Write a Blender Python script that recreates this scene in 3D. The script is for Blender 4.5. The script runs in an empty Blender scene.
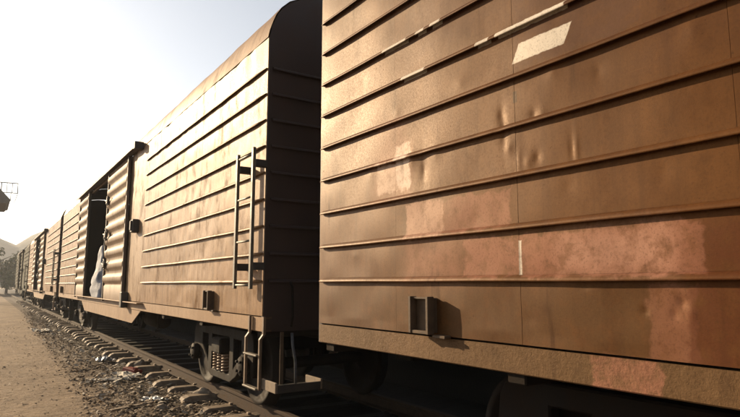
import bpy, bmesh, math, random
from mathutils import Vector, Matrix, noise
random.seed(7)
R = math.radians
scn = bpy.context.scene
COL = scn.collection
EYE = 1.60

# ------------------------------------------------------------------ camera
cam_d = bpy.data.cameras.new("camera")
cam = bpy.data.objects.new("camera", cam_d); COL.objects.link(cam)
cam.location = (0, 0, EYE)
cam.rotation_euler = (R(90 + 7.462), 0, -R(33.373))
cam_d.sensor_width = 36; cam_d.lens = 36 * 577.17 / 740
cam_d.clip_start = 0.05; cam_d.clip_end = 6000
scn.camera = cam

# ------------------------------------------------------------------ light
SUN = Vector((-1.0, 2.4, 0.86)).normalized()            # towards the sun
elev = math.asin(SUN.z); azim = math.atan2(SUN.x, SUN.y)  # azimuth from +Y towards +X
world = bpy.data.worlds.new("World"); scn.world = world; world.use_nodes = True
wn = world.node_tree; wn.nodes.clear()
sky = wn.nodes.new("ShaderNodeTexSky"); sky.sky_type = 'NISHITA'; sky.sun_disc = False
sky.sun_elevation = elev; sky.sun_rotation = azim
sky.altitude = 0; sky.air_density = 1.0; sky.dust_density = 1.2; sky.ozone_density = 1.0
bg = wn.nodes.new("ShaderNodeBackground"); bg.inputs[1].default_value = 0.085
wo = wn.nodes.new("ShaderNodeOutputWorld")
hsv = wn.nodes.new("ShaderNodeHueSaturation"); hsv.inputs['Saturation'].default_value = 0.40
wn.links.new(sky.outputs[0], hsv.inputs['Color']); wn.links.new(hsv.outputs[0], bg.inputs[0]); wn.links.new(bg.outputs[0], wo.inputs[0])
sun_d = bpy.data.lights.new("sun", 'SUN'); sun_d.energy = 5.0; sun_d.angle = R(0.6)
sun_d.color = (1.0, 0.75, 0.46)
sun = bpy.data.objects.new("sun", sun_d); COL.objects.link(sun)
sun.rotation_euler = SUN.to_track_quat('Z', 'Y').to_euler()
scn.view_settings.view_transform = 'Standard'; scn.view_settings.look = 'None'
scn.view_settings.exposure = 1.0; scn.view_settings.gamma = 1
scn.cycles.max_bounces = 6; scn.cycles.volume_bounces = 0
scn.cycles.use_denoising = True

# ------------------------------------------------------------------ helpers
class MB:
    """Collects shapes and links them as one mesh object."""
    def __init__(s): s.v = []; s.f = []; s.sm = []
    def add(s, vs, fs, smooth=False):
        n = len(s.v); s.v += [tuple(p) for p in vs]
        s.f += [tuple(i + n for i in f) for f in fs]; s.sm += [smooth] * len(fs); return s
    def box(s, x0, x1, y0, y1, z0, z1):
        return s.add([(x0,y0,z0),(x1,y0,z0),(x1,y1,z0),(x0,y1,z0),(x0,y0,z1),(x1,y0,z1),(x1,y1,z1),(x0,y1,z1)],
                     [(0,3,2,1),(4,5,6,7),(0,1,5,4),(1,2,6,5),(2,3,7,6),(3,0,4,7)])
    def cbox(s, x0, x1, y0, y1, z0, z1, b=.004):
        """box with chamfered edges"""
        bm = bmesh.new(); bmesh.ops.create_cube(bm, size=1)
        for v in bm.verts:
            v.co = Vector(((x0+x1)/2 + v.co.x*(x1-x0), (y0+y1)/2 + v.co.y*(y1-y0), (z0+z1)/2 + v.co.z*(z1-z0)))
        bmesh.ops.bevel(bm, geom=bm.edges[:], offset=b, segments=1, affect='EDGES')
        return s.bm(bm)
    def bm(s, bm, smooth=False):
        bm.verts.index_update()
        s.add([v.co[:] for v in bm.verts], [[v.index for v in f.verts] for f in bm.faces], smooth)
        bm.free(); return s
    def tube(s, pts, r, n=8, cap=True, smooth=True):
        pts = [Vector(p) for p in pts]; rings = []; N = len(s.v)
        rr = r if isinstance(r, (list, tuple)) else [r]*len(pts)
        up = None
        for i, p in enumerate(pts):
            t = (pts[min(i+1, len(pts)-1)] - pts[max(i-1, 0)]).normalized()
            if up is None:
                up = Vector((0,0,1)) if abs(t.z) < .9 else Vector((1,0,0))
            a = t.cross(up); 
            if a.length < 1e-5: a = t.cross(Vector((.3,.9,.2)))
            a.normalize(); b = t.cross(a).normalized(); up = a.cross(t) * 1.0
            for k in range(n):
                q = 2*math.pi*k/n
                s.v.append(tuple(p + (a*math.cos(q) + b*math.sin(q))*rr[i]))
        for i in range(len(pts)-1):
            for k in range(n):
                k2 = (k+1) % n
                s.f.append((N+i*n+k, N+i*n+k2, N+(i+1)*n+k2, N+(i+1)*n+k)); s.sm.append(smooth)
        if cap:
            s.f.append(tuple(N+k for k in range(n))[::-1]); s.sm.append(False)
            e = N+(len(pts)-1)*n; s.f.append(tuple(e+k for k in range(n))); s.sm.append(False)
        return s
    def lathe(s, prof, center, axis='x', n=24, smooth=True):
        """prof: list of (offset along axis, radius)"""
        N = len(s.v); c = Vector(center)
        for (o, r) in prof:
            for k in range(n):
                q = 2*math.pi*k/n; u, w = r*math.cos(q), r*math.sin(q)
                d = {'x': (o,u,w), 'y': (u,o,w), 'z': (u,w,o)}[axis]
                s.v.append(tuple(c + Vector(d)))
        for i in range(len(prof)-1):
            for k in range(n):
                k2 = (k+1) % n
                s.f.append((N+i*n+k, N+i*n+k2, N+(i+1)*n+k2, N+(i+1)*n+k)); s.sm.append(smooth)
        return s
    def sweep(s, prof, path, closed=True, cap=True, smooth=False):
        """prof: (a,z) offsets; path: list of (origin, avec, zvec)"""
        N = len(s.v); m = len(prof)
        for (o, a, z) in path:
            for (pa, pz) in prof: s.v.append(tuple(Vector(o) + Vector(a)*pa + Vector(z)*pz))
        for i in range(len(path)-1):
            for k in range(m if closed else m-1):
                k2 = (k+1) % m
                s.f.append((N+i*m+k, N+i*m+k2, N+(i+1)*m+k2, N+(i+1)*m+k)); s.sm.append(smooth)
        if cap and closed:
            s.f.append(tuple(N+k for k in range(m))[::-1]); s.sm.append(False)
            e = N+(len(path)-1)*m; s.f.append(tuple(e+k for k in range(m))); s.sm.append(False)
        return s
    def mesh(s, name, mat):
        me = bpy.data.meshes.new(name); me.from_pydata(s.v, [], s.f)
        me.polygons.foreach_set("use_smooth", s.sm)
        bm = bmesh.new(); bm.from_mesh(me); bmesh.ops.recalc_face_normals(bm, faces=bm.faces[:]); bm.to_mesh(me); bm.free()
        if mat: me.materials.append(mat)
        me.update(); return me
    def build(s, name, mat, parent=None, loc=(0,0,0), rot=(0,0,0)):
        o = bpy.data.objects.new(name, s.mesh(name, mat)); COL.objects.link(o)
        o.location = loc; o.rotation_euler = rot
        if parent: o.parent = parent
        return o

def plate(outer, holes, thick, plane='yz', x=0.0):
    """flat polygon with holes, given thickness along the third axis; returns a bmesh"""
    bm = bmesh.new(); es = []
    for loop in [outer] + holes:
        vs = [bm.verts.new((x, p[0], p[1])) for p in loop]
        es += [bm.edges.new((vs[i], vs[(i+1) % len(vs)])) for i in range(len(vs))]
    bmesh.ops.triangle_fill(bm, edges=es, use_beauty=True, use_dissolve=False)
    g = bmesh.ops.extrude_face_region(bm, geom=bm.faces[:])
    for e in g['geom']:
        if isinstance(e, bmesh.types.BMVert): e.co.x += thick
    bmesh.ops.recalc_face_normals(bm, faces=bm.faces[:])
    return bm

def inst(name, mesh, parent=None, loc=(0,0,0), rot=(0,0,0), scale=None):
    o = bpy.data.objects.new(name, mesh); COL.objects.link(o); o.location = loc; o.rotation_euler = rot
    if scale: o.scale = scale
    if parent: o.parent = parent
    return o
def empty(name, loc=(0,0,0), rz=0):
    o = bpy.data.objects.new(name, None); COL.objects.link(o); o.location = loc; o.rotation_euler = (0,0,rz)
    o.empty_display_size = .2; return o
def tag(o, label=None, cat=None, group=None, kind=None):
    if label: o['label'] = label
    if cat: o['category'] = cat
    if group: o['group'] = group
    if kind: o['kind'] = kind
    return o
KIDS = {}
def copy_tree(o, parent=None, remat=None):
    c = o.copy(); COL.objects.link(c)
    if parent: c.parent = parent
    if remat and c.data:
        key = (c.data.name, id(remat))
        if key not in KIDS:
            m = c.data.copy(); old = m.materials[0].name
            if old in remat: m.materials[0] = remat[old]
            KIDS[key] = m
        c.data = KIDS[key]
    for ch in list(o.children): copy_tree(ch, c, remat)
    return c
def ns(x, y, z): return noise.noise(Vector((x, y, z)))

# ------------------------------------------------------------------ material helpers
class NT:
    def __init__(s, name):
        s.m = bpy.data.materials.new(name); s.m.use_nodes = True; s.t = s.m.node_tree
        s.b = s.t.nodes["Principled BSDF"]; s.out = s.t.nodes["Material Output"]
    def n(s, typ, **kw):
        n = s.t.nodes.new("ShaderNode" + typ)
        for k, v in kw.items(): setattr(n, k, v)
        return n
    def l(s, a, b): s.t.links.new(a, b)
    def _in(s, sock, v):
        if hasattr(v, 'links'): s.l(v, sock)
        else: sock.default_value = v
    def math(s, op, a, b=0.0, clamp=False):
        n = s.n("Math", operation=op); n.use_clamp = clamp
        s._in(n.inputs[0], a); s._in(n.inputs[1], b); return n.outputs[0]
    def vmath(s, op, a, b=(0,0,0)):
        n = s.n("VectorMath", operation=op); s._in(n.inputs[0], a); s._in(n.inputs[1], b); return n.outputs[0]
    def scale(s, a, k):
        n = s.n("VectorMath", operation='SCALE'); s.l(a, n.inputs[0]); n.inputs['Scale'].default_value = k; return n.outputs[0]
    def coord(s, obj=None):
        n = s.n("TexCoord"); n.object = obj; return n.outputs['Object']
    def mapping(s, v, scale=(1,1,1), loc=(0,0,0)):
        n = s.n("Mapping"); s.l(v, n.inputs[0]); n.inputs['Scale'].default_value = scale; n.inputs['Location'].default_value = loc
        return n.outputs[0]
    def noise(s, v, scale, detail=4, rough=.55, dist=0.0, color=False):
        n = s.n("TexNoise"); s.l(v, n.inputs['Vector']); n.inputs['Scale'].default_value = scale
        n.inputs['Detail'].default_value = detail; n.inputs['Roughness'].default_value = rough
        n.inputs['Distortion'].default_value = dist
        return n.outputs['Color'] if color else n.outputs['Fac']
    def ramp(s, f, a, b, lo=0.0, hi=1.0):
        n = s.n("MapRange"); n.interpolation_type = 'SMOOTHSTEP'
        s._in(n.inputs['Value'], f); n.inputs['From Min'].default_value = a; n.inputs['From Max'].default_value = b
        n.inputs['To Min'].default_value = lo; n.inputs['To Max'].default_value = hi; return n.outputs[0]
    def mix(s, f, a, b, mode='MIX'):
        n = s.n("Mix", data_type='RGBA', blend_type=mode)
        s._in(n.inputs[0], f); 
        for sock, v in ((n.inputs[6], a), (n.inputs[7], b)):
            if hasattr(v, 'links'): s.l(v, sock)
            else: sock.default_value = (*v, 1) if len(v) == 3 else v
        return n.outputs[2]
    def rect(s, v, y0, y1, z0, z1, soft):
        d = s.vmath('SUBTRACT', v, (0, (y0+y1)/2, (z0+z1)/2)); d = s.vmath('ABSOLUTE', d)
        d = s.vmath('SUBTRACT', d, (0, abs(y1-y0)/2, abs(z1-z0)/2))
        sp = s.n("SeparateXYZ"); s.l(d, sp.inputs[0])
        m = s.math('MAXIMUM', sp.outputs[1], sp.outputs[2])
        return s.ramp(m, soft, -soft)
    def bump(s, h, strength, dist, prev=None):
        n = s.n("Bump"); s.l(h, n.inputs['Height']); n.inputs['Strength'].default_value = strength
        n.inputs['Distance'].default_value = dist
        if prev is not None: s.l(prev, n.inputs['Normal'])
        return n.outputs[0]
    def finish(s, col=None, rough=None, normal=None, metal=None, spec=None):
        for k, v in (('Base Color', col), ('Roughness', rough), ('Normal', normal), ('Metallic', metal), ('Specular IOR Level', spec)):
            if v is None: continue
            if hasattr(v, 'links'): s.l(v, s.b.inputs[k])
            else: s.b.inputs[k].default_value = (*v, 1) if isinstance(v, tuple) and len(v) == 3 else v
        return s.m

KA = .60
def dk(c, k=None): return tuple(x*(KA if k is None else k) for x in c)
def simple(name, a, b, scale=6, rough=.75, bump=.3, bscale=60, bdist=.004, spec=.4, metal=0):
    a, b = dk(a), dk(b)
    t = NT(name); v = t.coord()
    f = t.ramp(t.noise(v, scale, 5, .6), .3, .7)
    h = t.noise(v, bscale, 3, .6)
    return t.finish(t.mix(f, a, b), t.ramp(f, 0, 1, rough-.08, rough+.08), t.bump(h, bump, bdist), metal, spec)

WHITE = (.74,.68,.58)
# masks in car coordinates: v = vector with (.., y, z) of the car
def car_paint(name, root, base, light, dark, rust, patches=(), streak=.5, rough=.42, spec=.4, grime=.35):
    """patches: (y0,y1,z0,z1,colour,kind,strength); kind 'crisp'|'rough'|'soft'"""
    base, light, dark, rust = dk(base), dk(light), dk(dark), dk(rust)
    t = NT(name); v = t.coord(root)
    # streaks run down the wall: squeeze z
    vs = t.mapping(v, (1, 7.0, .45)); vk = t.mapping(v, (1, 1.0, 30)); vk2 = t.mapping(v, (1, 15, 1.6))
    f1 = t.ramp(t.noise(v, 1.3, 4, .55), .32, .7)
    f2 = t.ramp(t.noise(vs, 1.4, 5, .6), .4, .75)
    f3 = t.noise(v, 14, 6, .65)
    col = t.mix(f1, base, light)
    col = t.mix(t.math('MULTIPLY', f2, streak), col, dark)
    col = t.mix(t.ramp(f3, .3, .75, 0, .32), col, dark)
    nz = t.vmath('SUBTRACT', t.noise(v, 9, 5, .6, 0, True), (.5,.5,.5))
    nz2 = t.vmath('SUBTRACT', t.noise(v, 26, 3, .6, 0, True), (.5,.5,.5))
    vr = t.vmath('ADD', t.vmath('ADD', v, t.scale(nz, .10)), t.scale(nz2, .045))
    vc = t.vmath('ADD', v, t.scale(nz2, .012))
    sx = t.n("SeparateXYZ"); t.l(vc, sx.inputs[0]); cx = t.n("CombineXYZ")
    t.l(t.math('ADD', sx.outputs[1], t.math('MULTIPLY', t.math('SUBTRACT', sx.outputs[2], EYE + 1.19), .5)), cx.inputs[1]); t.l(sx.outputs[2], cx.inputs[2]); vcs = cx.outputs[0]
    pr = t.ramp(f3, .30, .56, .35, 1.0)
    for (y0, y1, z0, z1, c, kind, k) in patches:
        c = dk(c, .8 if c == WHITE else None)
        if kind == 'crisp': m = t.rect(vcs if z1 - z0 > .08 and y1 - y0 > .2 else vc, y0, y1, z0, z1, .003)
        elif kind == 'rough': m = t.rect(vr, y0, y1, z0, z1, .012)
        else: m = t.rect(vr, y0, y1, z0, z1, .09)
        if kind != 'crisp': m = t.math('MULTIPLY', m, pr)
        col = t.mix(t.math('MULTIPLY', m, k), col, c)
    # grain, grime clouds, speckle
    gr = t.noise(v, 85, 4, .7); cl = t.noise(v, 4.2, 6, .72)
    col = t.mix(t.ramp(gr, .48, .70, 0, .42), col, dark)
    col = t.mix(t.ramp(gr, .46, .28, 0, .30), col, light)
    col = t.mix(t.ramp(cl, .54, .72, 0, .50), col, dark)
    # rust spots and scuffs
    sp = t.noise(v, 38, 3, .7)
    gate = t.ramp(t.noise(v, 2.3, 3, .6), .5, .68)
    rm = t.math('MULTIPLY', t.ramp(sp, .66, .72), gate)
    col = t.mix(t.math('MULTIPLY', rm, .8), col, rust)
    # each rib starts its own stain: streak strength grows just under the ribs
    st2 = t.ramp(t.noise(vk2, 1.0, 4, .6), .58, .74)
    sg = t.ramp(t.noise(v, 1.7, 3, .6), .42, .66)
    col = t.mix(t.math('MULTIPLY', t.math('MULTIPLY', st2, sg), streak), col, rust)
    scr = t.math('MULTIPLY', t.ramp(t.noise(vk, 3.0, 3, .55), .70, .74), t.ramp(t.noise(v, 3.1, 2, .5), .5, .62))
    col = t.mix(t.math('MULTIPLY', scr, .35), col, light)
    dust = t.ramp(t.noise(v, 55, 2, .5), .7, .76)
    col = t.mix(t.math('MULTIPLY', dust, .25), col, light)
    h = t.noise(v, 160, 3, .55); h2 = t.noise(v, 24, 4, .6)
    nm = t.bump(h, .16, .002); nm = t.bump(h2, .03, .004, nm)
    sa = t.ramp(t.noise(t.mapping(v, (1, 1.7, .8)), 2.6, 7, .74), .47, .66)                 # blotchy grime
    sb = t.math('MULTIPLY', st2, sg); sx_ = t.math('MAXIMUM', t.math('MULTIPLY', sa, grime), t.math('MULTIPLY', sb, streak), True)
    col = t.mix(t.math('MULTIPLY', sa, grime*.55), col, dark)
    spec_s = t.math('MULTIPLY', t.math('SUBTRACT', 1.0, t.math('MULTIPLY', sx_, .85)), spec)
    ro = t.math('ADD', t.ramp(gr, .3, .7, rough-.03, rough+.07), t.math('MULTIPLY', rm, .3), True)
    t.b.inputs['Specular Tint'].default_value = (1.0, .56, .24, 1)       # bronze-brown enamel
    return t.finish(col, ro, nm, None, spec_s)

# common materials
M = {}
M['under'] = simple("underframe_grime", (.018,.014,.011), (.035,.025,.018), 5, .9, .5, 40, .004, .1)  # dark colour carries the shade under the cars
M['bogie'] = simple("bogie_iron", (.010,.0065,.0045), (.024,.015,.0095), 7, .8, .5, 50, .004, .15)
M['steel'] = simple("worn_tread_steel", (.16,.15,.14), (.30,.28,.26), 9, .38, .1, 60, metal=.8)
M['rail'] = simple("rusty_rail", (.05,.031,.02), (.085,.055,.036), 12, .85, .4, 70, .004, .12)
def sleeper_mat():
    t = NT("steel_sleeper_rust"); v = t.coord(); f = t.ramp(t.noise(v, 9, 5, .6), .3, .7)
    sp = t.n("SeparateXYZ"); t.l(v, sp.inputs[0])
    oil = t.ramp(t.math('ADD', sp.outputs[0], t.math('MULTIPLY', t.noise(v, 5, 4, .6), .3)), -.66, -.45)  # shade under the car painted into the sleeper past the near rail
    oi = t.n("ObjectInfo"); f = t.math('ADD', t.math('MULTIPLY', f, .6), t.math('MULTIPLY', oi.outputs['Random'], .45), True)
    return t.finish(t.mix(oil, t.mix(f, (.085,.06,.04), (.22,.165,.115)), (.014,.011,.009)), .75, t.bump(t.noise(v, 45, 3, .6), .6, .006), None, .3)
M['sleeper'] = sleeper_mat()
M['ladder'] = simple("ladder_paint", (.10,.085,.06), (.22,.175,.12), 12, .55, .3, 60)
M['darkiron'] = simple("dark_iron", (.03,.025,.022), (.07,.055,.045), 10, .6, .3, 60)
M['bracket'] = simple("bracket_paint", (.10,.062,.036), (.17,.11,.065), 10, .6, .3, 60, .004, .2)
M['interior'] = simple("wagon_inside", (.05,.036,.028), (.09,.065,.048), 3, .85, .3, 20)
M['hose'] = simple("rubber_hose", (.05,.05,.055), (.12,.12,.13), 20, .45, .1, 60)
M['board'] = simple("weathered_board", (.20,.145,.10), (.34,.25,.17), 14, .8, .5, 60)

# ------------------------------------------------------------------ ground
def dirt(name, a, b, c, bumpd=.02, sc=1.0):
    a, b, c = dk(a), dk(b), dk(c)
    t = NT(name); v = t.coord()
    f = t.ramp(t.noise(v, .9*sc, 6, .6), .3, .7); g = t.noise(v, 9*sc, 6, .65); k = t.noise(v, 70*sc, 4, .7)
    col = t.mix(f, a, b); col = t.mix(t.ramp(g, .45, .7, 0, .8), col, c)
    col = t.mix(t.ramp(k, .6, .72, 0, .5), col, tuple(min(1, x*1.7) for x in b))
    nm = t.bump(k, .6, bumpd*.5); nm = t.bump(g, .7, bumpd, nm)
    return t.finish(col, .92, nm, None, .2)
M['path'] = dirt("dusty_path", (.25,.175,.11), (.42,.31,.205), (.15,.10,.06), .06)
M['ground'] = dirt("dry_earth", (.22,.155,.10), (.30,.22,.15), (.16,.115,.075), .03)
def ballast_mat():
    m = dirt("dirty_ballast", (.085,.06,.04), (.15,.11,.075), (.055,.04,.028), .05, 1.3); t = m.node_tree; b = t.nodes["Principled BSDF"]
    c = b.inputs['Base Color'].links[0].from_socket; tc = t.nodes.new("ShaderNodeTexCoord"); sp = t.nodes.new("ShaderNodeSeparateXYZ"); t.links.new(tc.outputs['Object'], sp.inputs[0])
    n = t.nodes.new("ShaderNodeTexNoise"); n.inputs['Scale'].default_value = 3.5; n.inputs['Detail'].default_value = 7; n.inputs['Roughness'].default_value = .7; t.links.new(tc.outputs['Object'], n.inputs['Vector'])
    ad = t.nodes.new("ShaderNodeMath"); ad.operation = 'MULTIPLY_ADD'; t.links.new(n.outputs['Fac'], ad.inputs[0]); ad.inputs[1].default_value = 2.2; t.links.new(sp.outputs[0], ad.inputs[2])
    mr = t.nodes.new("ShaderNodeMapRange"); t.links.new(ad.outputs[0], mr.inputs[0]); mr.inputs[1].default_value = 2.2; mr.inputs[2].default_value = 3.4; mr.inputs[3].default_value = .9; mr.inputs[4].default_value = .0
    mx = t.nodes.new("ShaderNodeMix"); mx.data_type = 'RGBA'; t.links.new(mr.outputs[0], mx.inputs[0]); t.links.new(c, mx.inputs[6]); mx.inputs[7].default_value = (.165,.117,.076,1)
    oil = t.nodes.new("ShaderNodeMapRange"); t.links.new(ad.outputs[0], oil.inputs[0]); oil.inputs[1].default_value = 3.7; oil.inputs[2].default_value = 4.3  # ballast darkened past the near rail: painted shade of the cars
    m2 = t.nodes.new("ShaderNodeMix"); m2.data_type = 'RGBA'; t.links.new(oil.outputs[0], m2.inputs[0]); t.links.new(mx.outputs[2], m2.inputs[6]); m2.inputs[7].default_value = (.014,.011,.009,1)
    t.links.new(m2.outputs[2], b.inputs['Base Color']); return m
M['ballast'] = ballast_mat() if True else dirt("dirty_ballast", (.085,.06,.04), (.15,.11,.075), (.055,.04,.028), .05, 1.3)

g = MB(); S = 2500
g.add([(-S,-S,-.16),(S,-S,-.16),(S,S,-.16),(-S,S,-.16)], [(0,1,2,3)])
tag(g.build("ground", M['ground']), kind='structure')

def edge_x(y):
    """where the beaten path meets the dirty ballast"""
    return 1.22 + .018*max(0, y-8) + .14*ns(0, y*.45, 3.1) + .06*ns(0, y*1.7, 9.1)
def ground_z(x, y):
    t = (x - edge_x(y))
    r = max(0, min(1, t/.8)); r = r*r*(3-2*r)
    b = ns(x*1.1, y*1.1, 0)*.025 + ns(x*3.7, y*3.7, 5)*.014 + ns(x*9, y*9, 2)*.008
    k = max(0, min(1, (x-1.75)/.65)); k = k*k*(3-2*k)
    return b*(.25 + .75*r) + .03*r - .015 - .065*k
def sheet(name, xs, ys, mat, zf):
    m = MB(); nx, ny = len(xs), len(ys)
    vs = [(x, y, zf(x, y)) for y in ys for x in xs]
    fs = [(j*nx+i, j*nx+i+1, (j+1)*nx+i+1, (j+1)*nx+i) for j in range(ny-1) for i in range(nx-1)]
    m.add(vs, fs, True); return m.build(name, mat)
ys = []; y = -20.0
while y < 240:
    ys.append(y); y += .09 if 4 < y < 14 else (.16 if 2 < y < 24 else (.5 if y < 70 else 3))
xs = []; x = -12.0
while x < 1.9:
    xs.append(x); x += .1 if x > -.6 else .9
tag(sheet("path", xs, ys, M['path'], lambda x, y: ground_z(x, y) - (.05*max(0, x-edge_x(y)-.05) if x > edge_x(y) else 0)), kind='structure')
xs = []; x = .9
while x < 7.0:
    xs.append(x); x += .07 if x < 3.4 else .3
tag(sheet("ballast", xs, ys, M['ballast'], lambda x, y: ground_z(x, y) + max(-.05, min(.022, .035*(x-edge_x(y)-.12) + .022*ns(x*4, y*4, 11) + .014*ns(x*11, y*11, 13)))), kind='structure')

# ------------------------------------------------------------------ railway track
XR1, GA = 2.885, 1.435
RT = .18                                   # rail top
track = empty("railway_track", (XR1 + GA/2, 20, 0))
tag(track, "rusty railway track on pressed steel sleepers under the boxcars", "railway track")
rp = [(-.036,RT),(-.036,RT-.03),(-.010,RT-.042),(-.009,.055),(-.062,.04),(-.062,.028),(.062,.028),(.062,.04),(.009,.055),(.010,RT-.042),(.036,RT-.03),(.036,RT),(.028,RT+.005),(-.028,RT+.005)]
for sx in (-GA/2, GA/2):
    MB().sweep(rp, [((sx, y_, 0), (1,0,0), (0,0,1)) for y_ in (-45, -10, 5, 20, 60, 100)]).build("rail", M['rail'], track)
def sleeper_mesh(seed):
    m = MB(); rnd = random.Random(seed)
    prof = [(-.12,-.075),(-.095,0),(-.075,.016),(.075,.016),(.095,0),(.12,-.075)]
    L0 = -1.185
    pth = []
    for (x_, z_, tx, tz) in ((L0-.035,-.10,0.2,.98),(L0-.02,-.05,.35,.93),(L0+.015,-.008,.75,.65),(L0+.07,.012,1,.1),(L0+.16,.012,1,0),(0,.012,1,0),(-L0-.16,.012,1,0),(-L0-.07,.012,1,-.1),(-L0-.015,-.008,.75,-.65),(-L0+.035,-.10,.2,-.98)):
        t_ = Vector((tx,0,tz)).normalized(); up = Vector((-t_.z,0,t_.x))
        pth.append(((x_ + rnd.uniform(-.004,.004), rnd.uniform(-.005,.005), z_), (0,1,0), up))
    m.sweep(prof, pth, smooth=False)
    for sx in (-GA/2, GA/2):
        for s in (-1, 1): m.cbox(sx+s*.085-.022, sx+s*.085+.022, -.03, .03, .026, .055, .006)
    return m.mesh("sleeper", M['sleeper'])
SLM = [sleeper_mesh(i) for i in range(4)]
SLY = []
for i in range(96):
    y_ = -14 + i*.80 + random.uniform(-.09,.09)
    SLY.append(y_)
    near = 1 if y_ < 11 else 0
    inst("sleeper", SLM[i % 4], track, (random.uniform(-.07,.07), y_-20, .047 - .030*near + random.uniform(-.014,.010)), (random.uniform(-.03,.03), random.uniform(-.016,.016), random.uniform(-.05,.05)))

# ------------------------------------------------------------------ boxcars
Z0, SP, NR = EYE + .0035 + .02, .2602, 9     # first rib, spacing, count
ZS0, ZS1 = EYE - .442, EYE - .303            # side sill
ZP1 = EYE + 2.42                             # eave seam
W, L = 2.82, 18.3
HW = W/2
DY0, DY1 = -3.05, 3.25                       # ends of the door bay (local y)
RIBP = [(0,.024),(.012,.021),(.023,.014),(.031,.005),(.034,-.003),(.033,-.010),(.029,-.011),(.025,.000),(0,.006)]

def car_roof(mat, root, eave_wave=0.0):
    """arched sheet roof with rounded eaves, in lengthwise sheets"""
    prof = []
    for (dx, z) in ((0,2.425),(.012,2.50),(.045,2.60),(.075,2.68),(.13,2.77),(.22,2.86),(.42,2.97),(.75,3.07),(1.1,3.12),(1.41,3.135)):
        prof.append((-HW+dx-.006*(dx==0), EYE+z))
    prof += [(-x_, z_) for (x_, z_) in prof[-2::-1]]
    n = 12; w = L/n
    for i in range(n):
        y0 = -L/2 + i*w; pr = prof; lift = .004*(i % 2)
        m = MB(); N = 10; P = []
        for j in range(N+1):
            yy = y0 + w*j/N + (.006 if j == N else 0)
            P.append([(x_ + (eave_wave*ns(yy*2.2, z_*3, 7) if x_ < -HW+.2 else 0), yy, z_ + lift + (.006*ns(yy*1.5, x_*2, 1))) for (x_, z_) in pr])
        vs = [p for r_ in P for p in r_]; k = len(pr)
        fs = [(a*k+b, a*k+b+1, (a+1)*k+b+1, (a+1)*k+b) for a in range(N) for b in range(k-1)]
        m.add(vs, fs, True); m.build("roof_sheet", mat, root)

def sheet_panel(y0, y1, z0, z1, dy, dz, disp, x0, mat, root, name="side_panel", side=-1):
    ny = max(2, int(round((y1-y0)/dy))); nz = max(2, int(round((z1-z0)/dz)))
    m = MB(); vs = []
    for j in range(nz+1):
        z = z0 + (z1-z0)*j/nz
        for i in range(ny+1):
            yy = y0 + (y1-y0)*i/ny
            edge = min(i, ny-i, 1) * 1.0
            vs.append((side*(HW + x0 + disp(yy, z)), yy, z))
    k = ny+1
    m.add(vs, [(j*k+i, j*k+i+1, (j+1)*k+i+1, (j+1)*k+i) for j in range(nz) for i in range(ny)], True)
    # returned edges
    border = [i for i in range(k)] + [j*k+ny for j in range(1, nz+1)] + [nz*k+i for i in range(ny-1,-1,-1)] + [j*k for j in range(nz-1,0,-1)]
    bv = [vs[i] for i in border]; n = len(bv)
    m.add(bv + [(p[0]-side*.012, p[1], p[2]) for p in bv], [(a, (a+1) % n, n+(a+1) % n, n+a) for a in range(n)], False)
    return m.build(name, mat, root)

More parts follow.
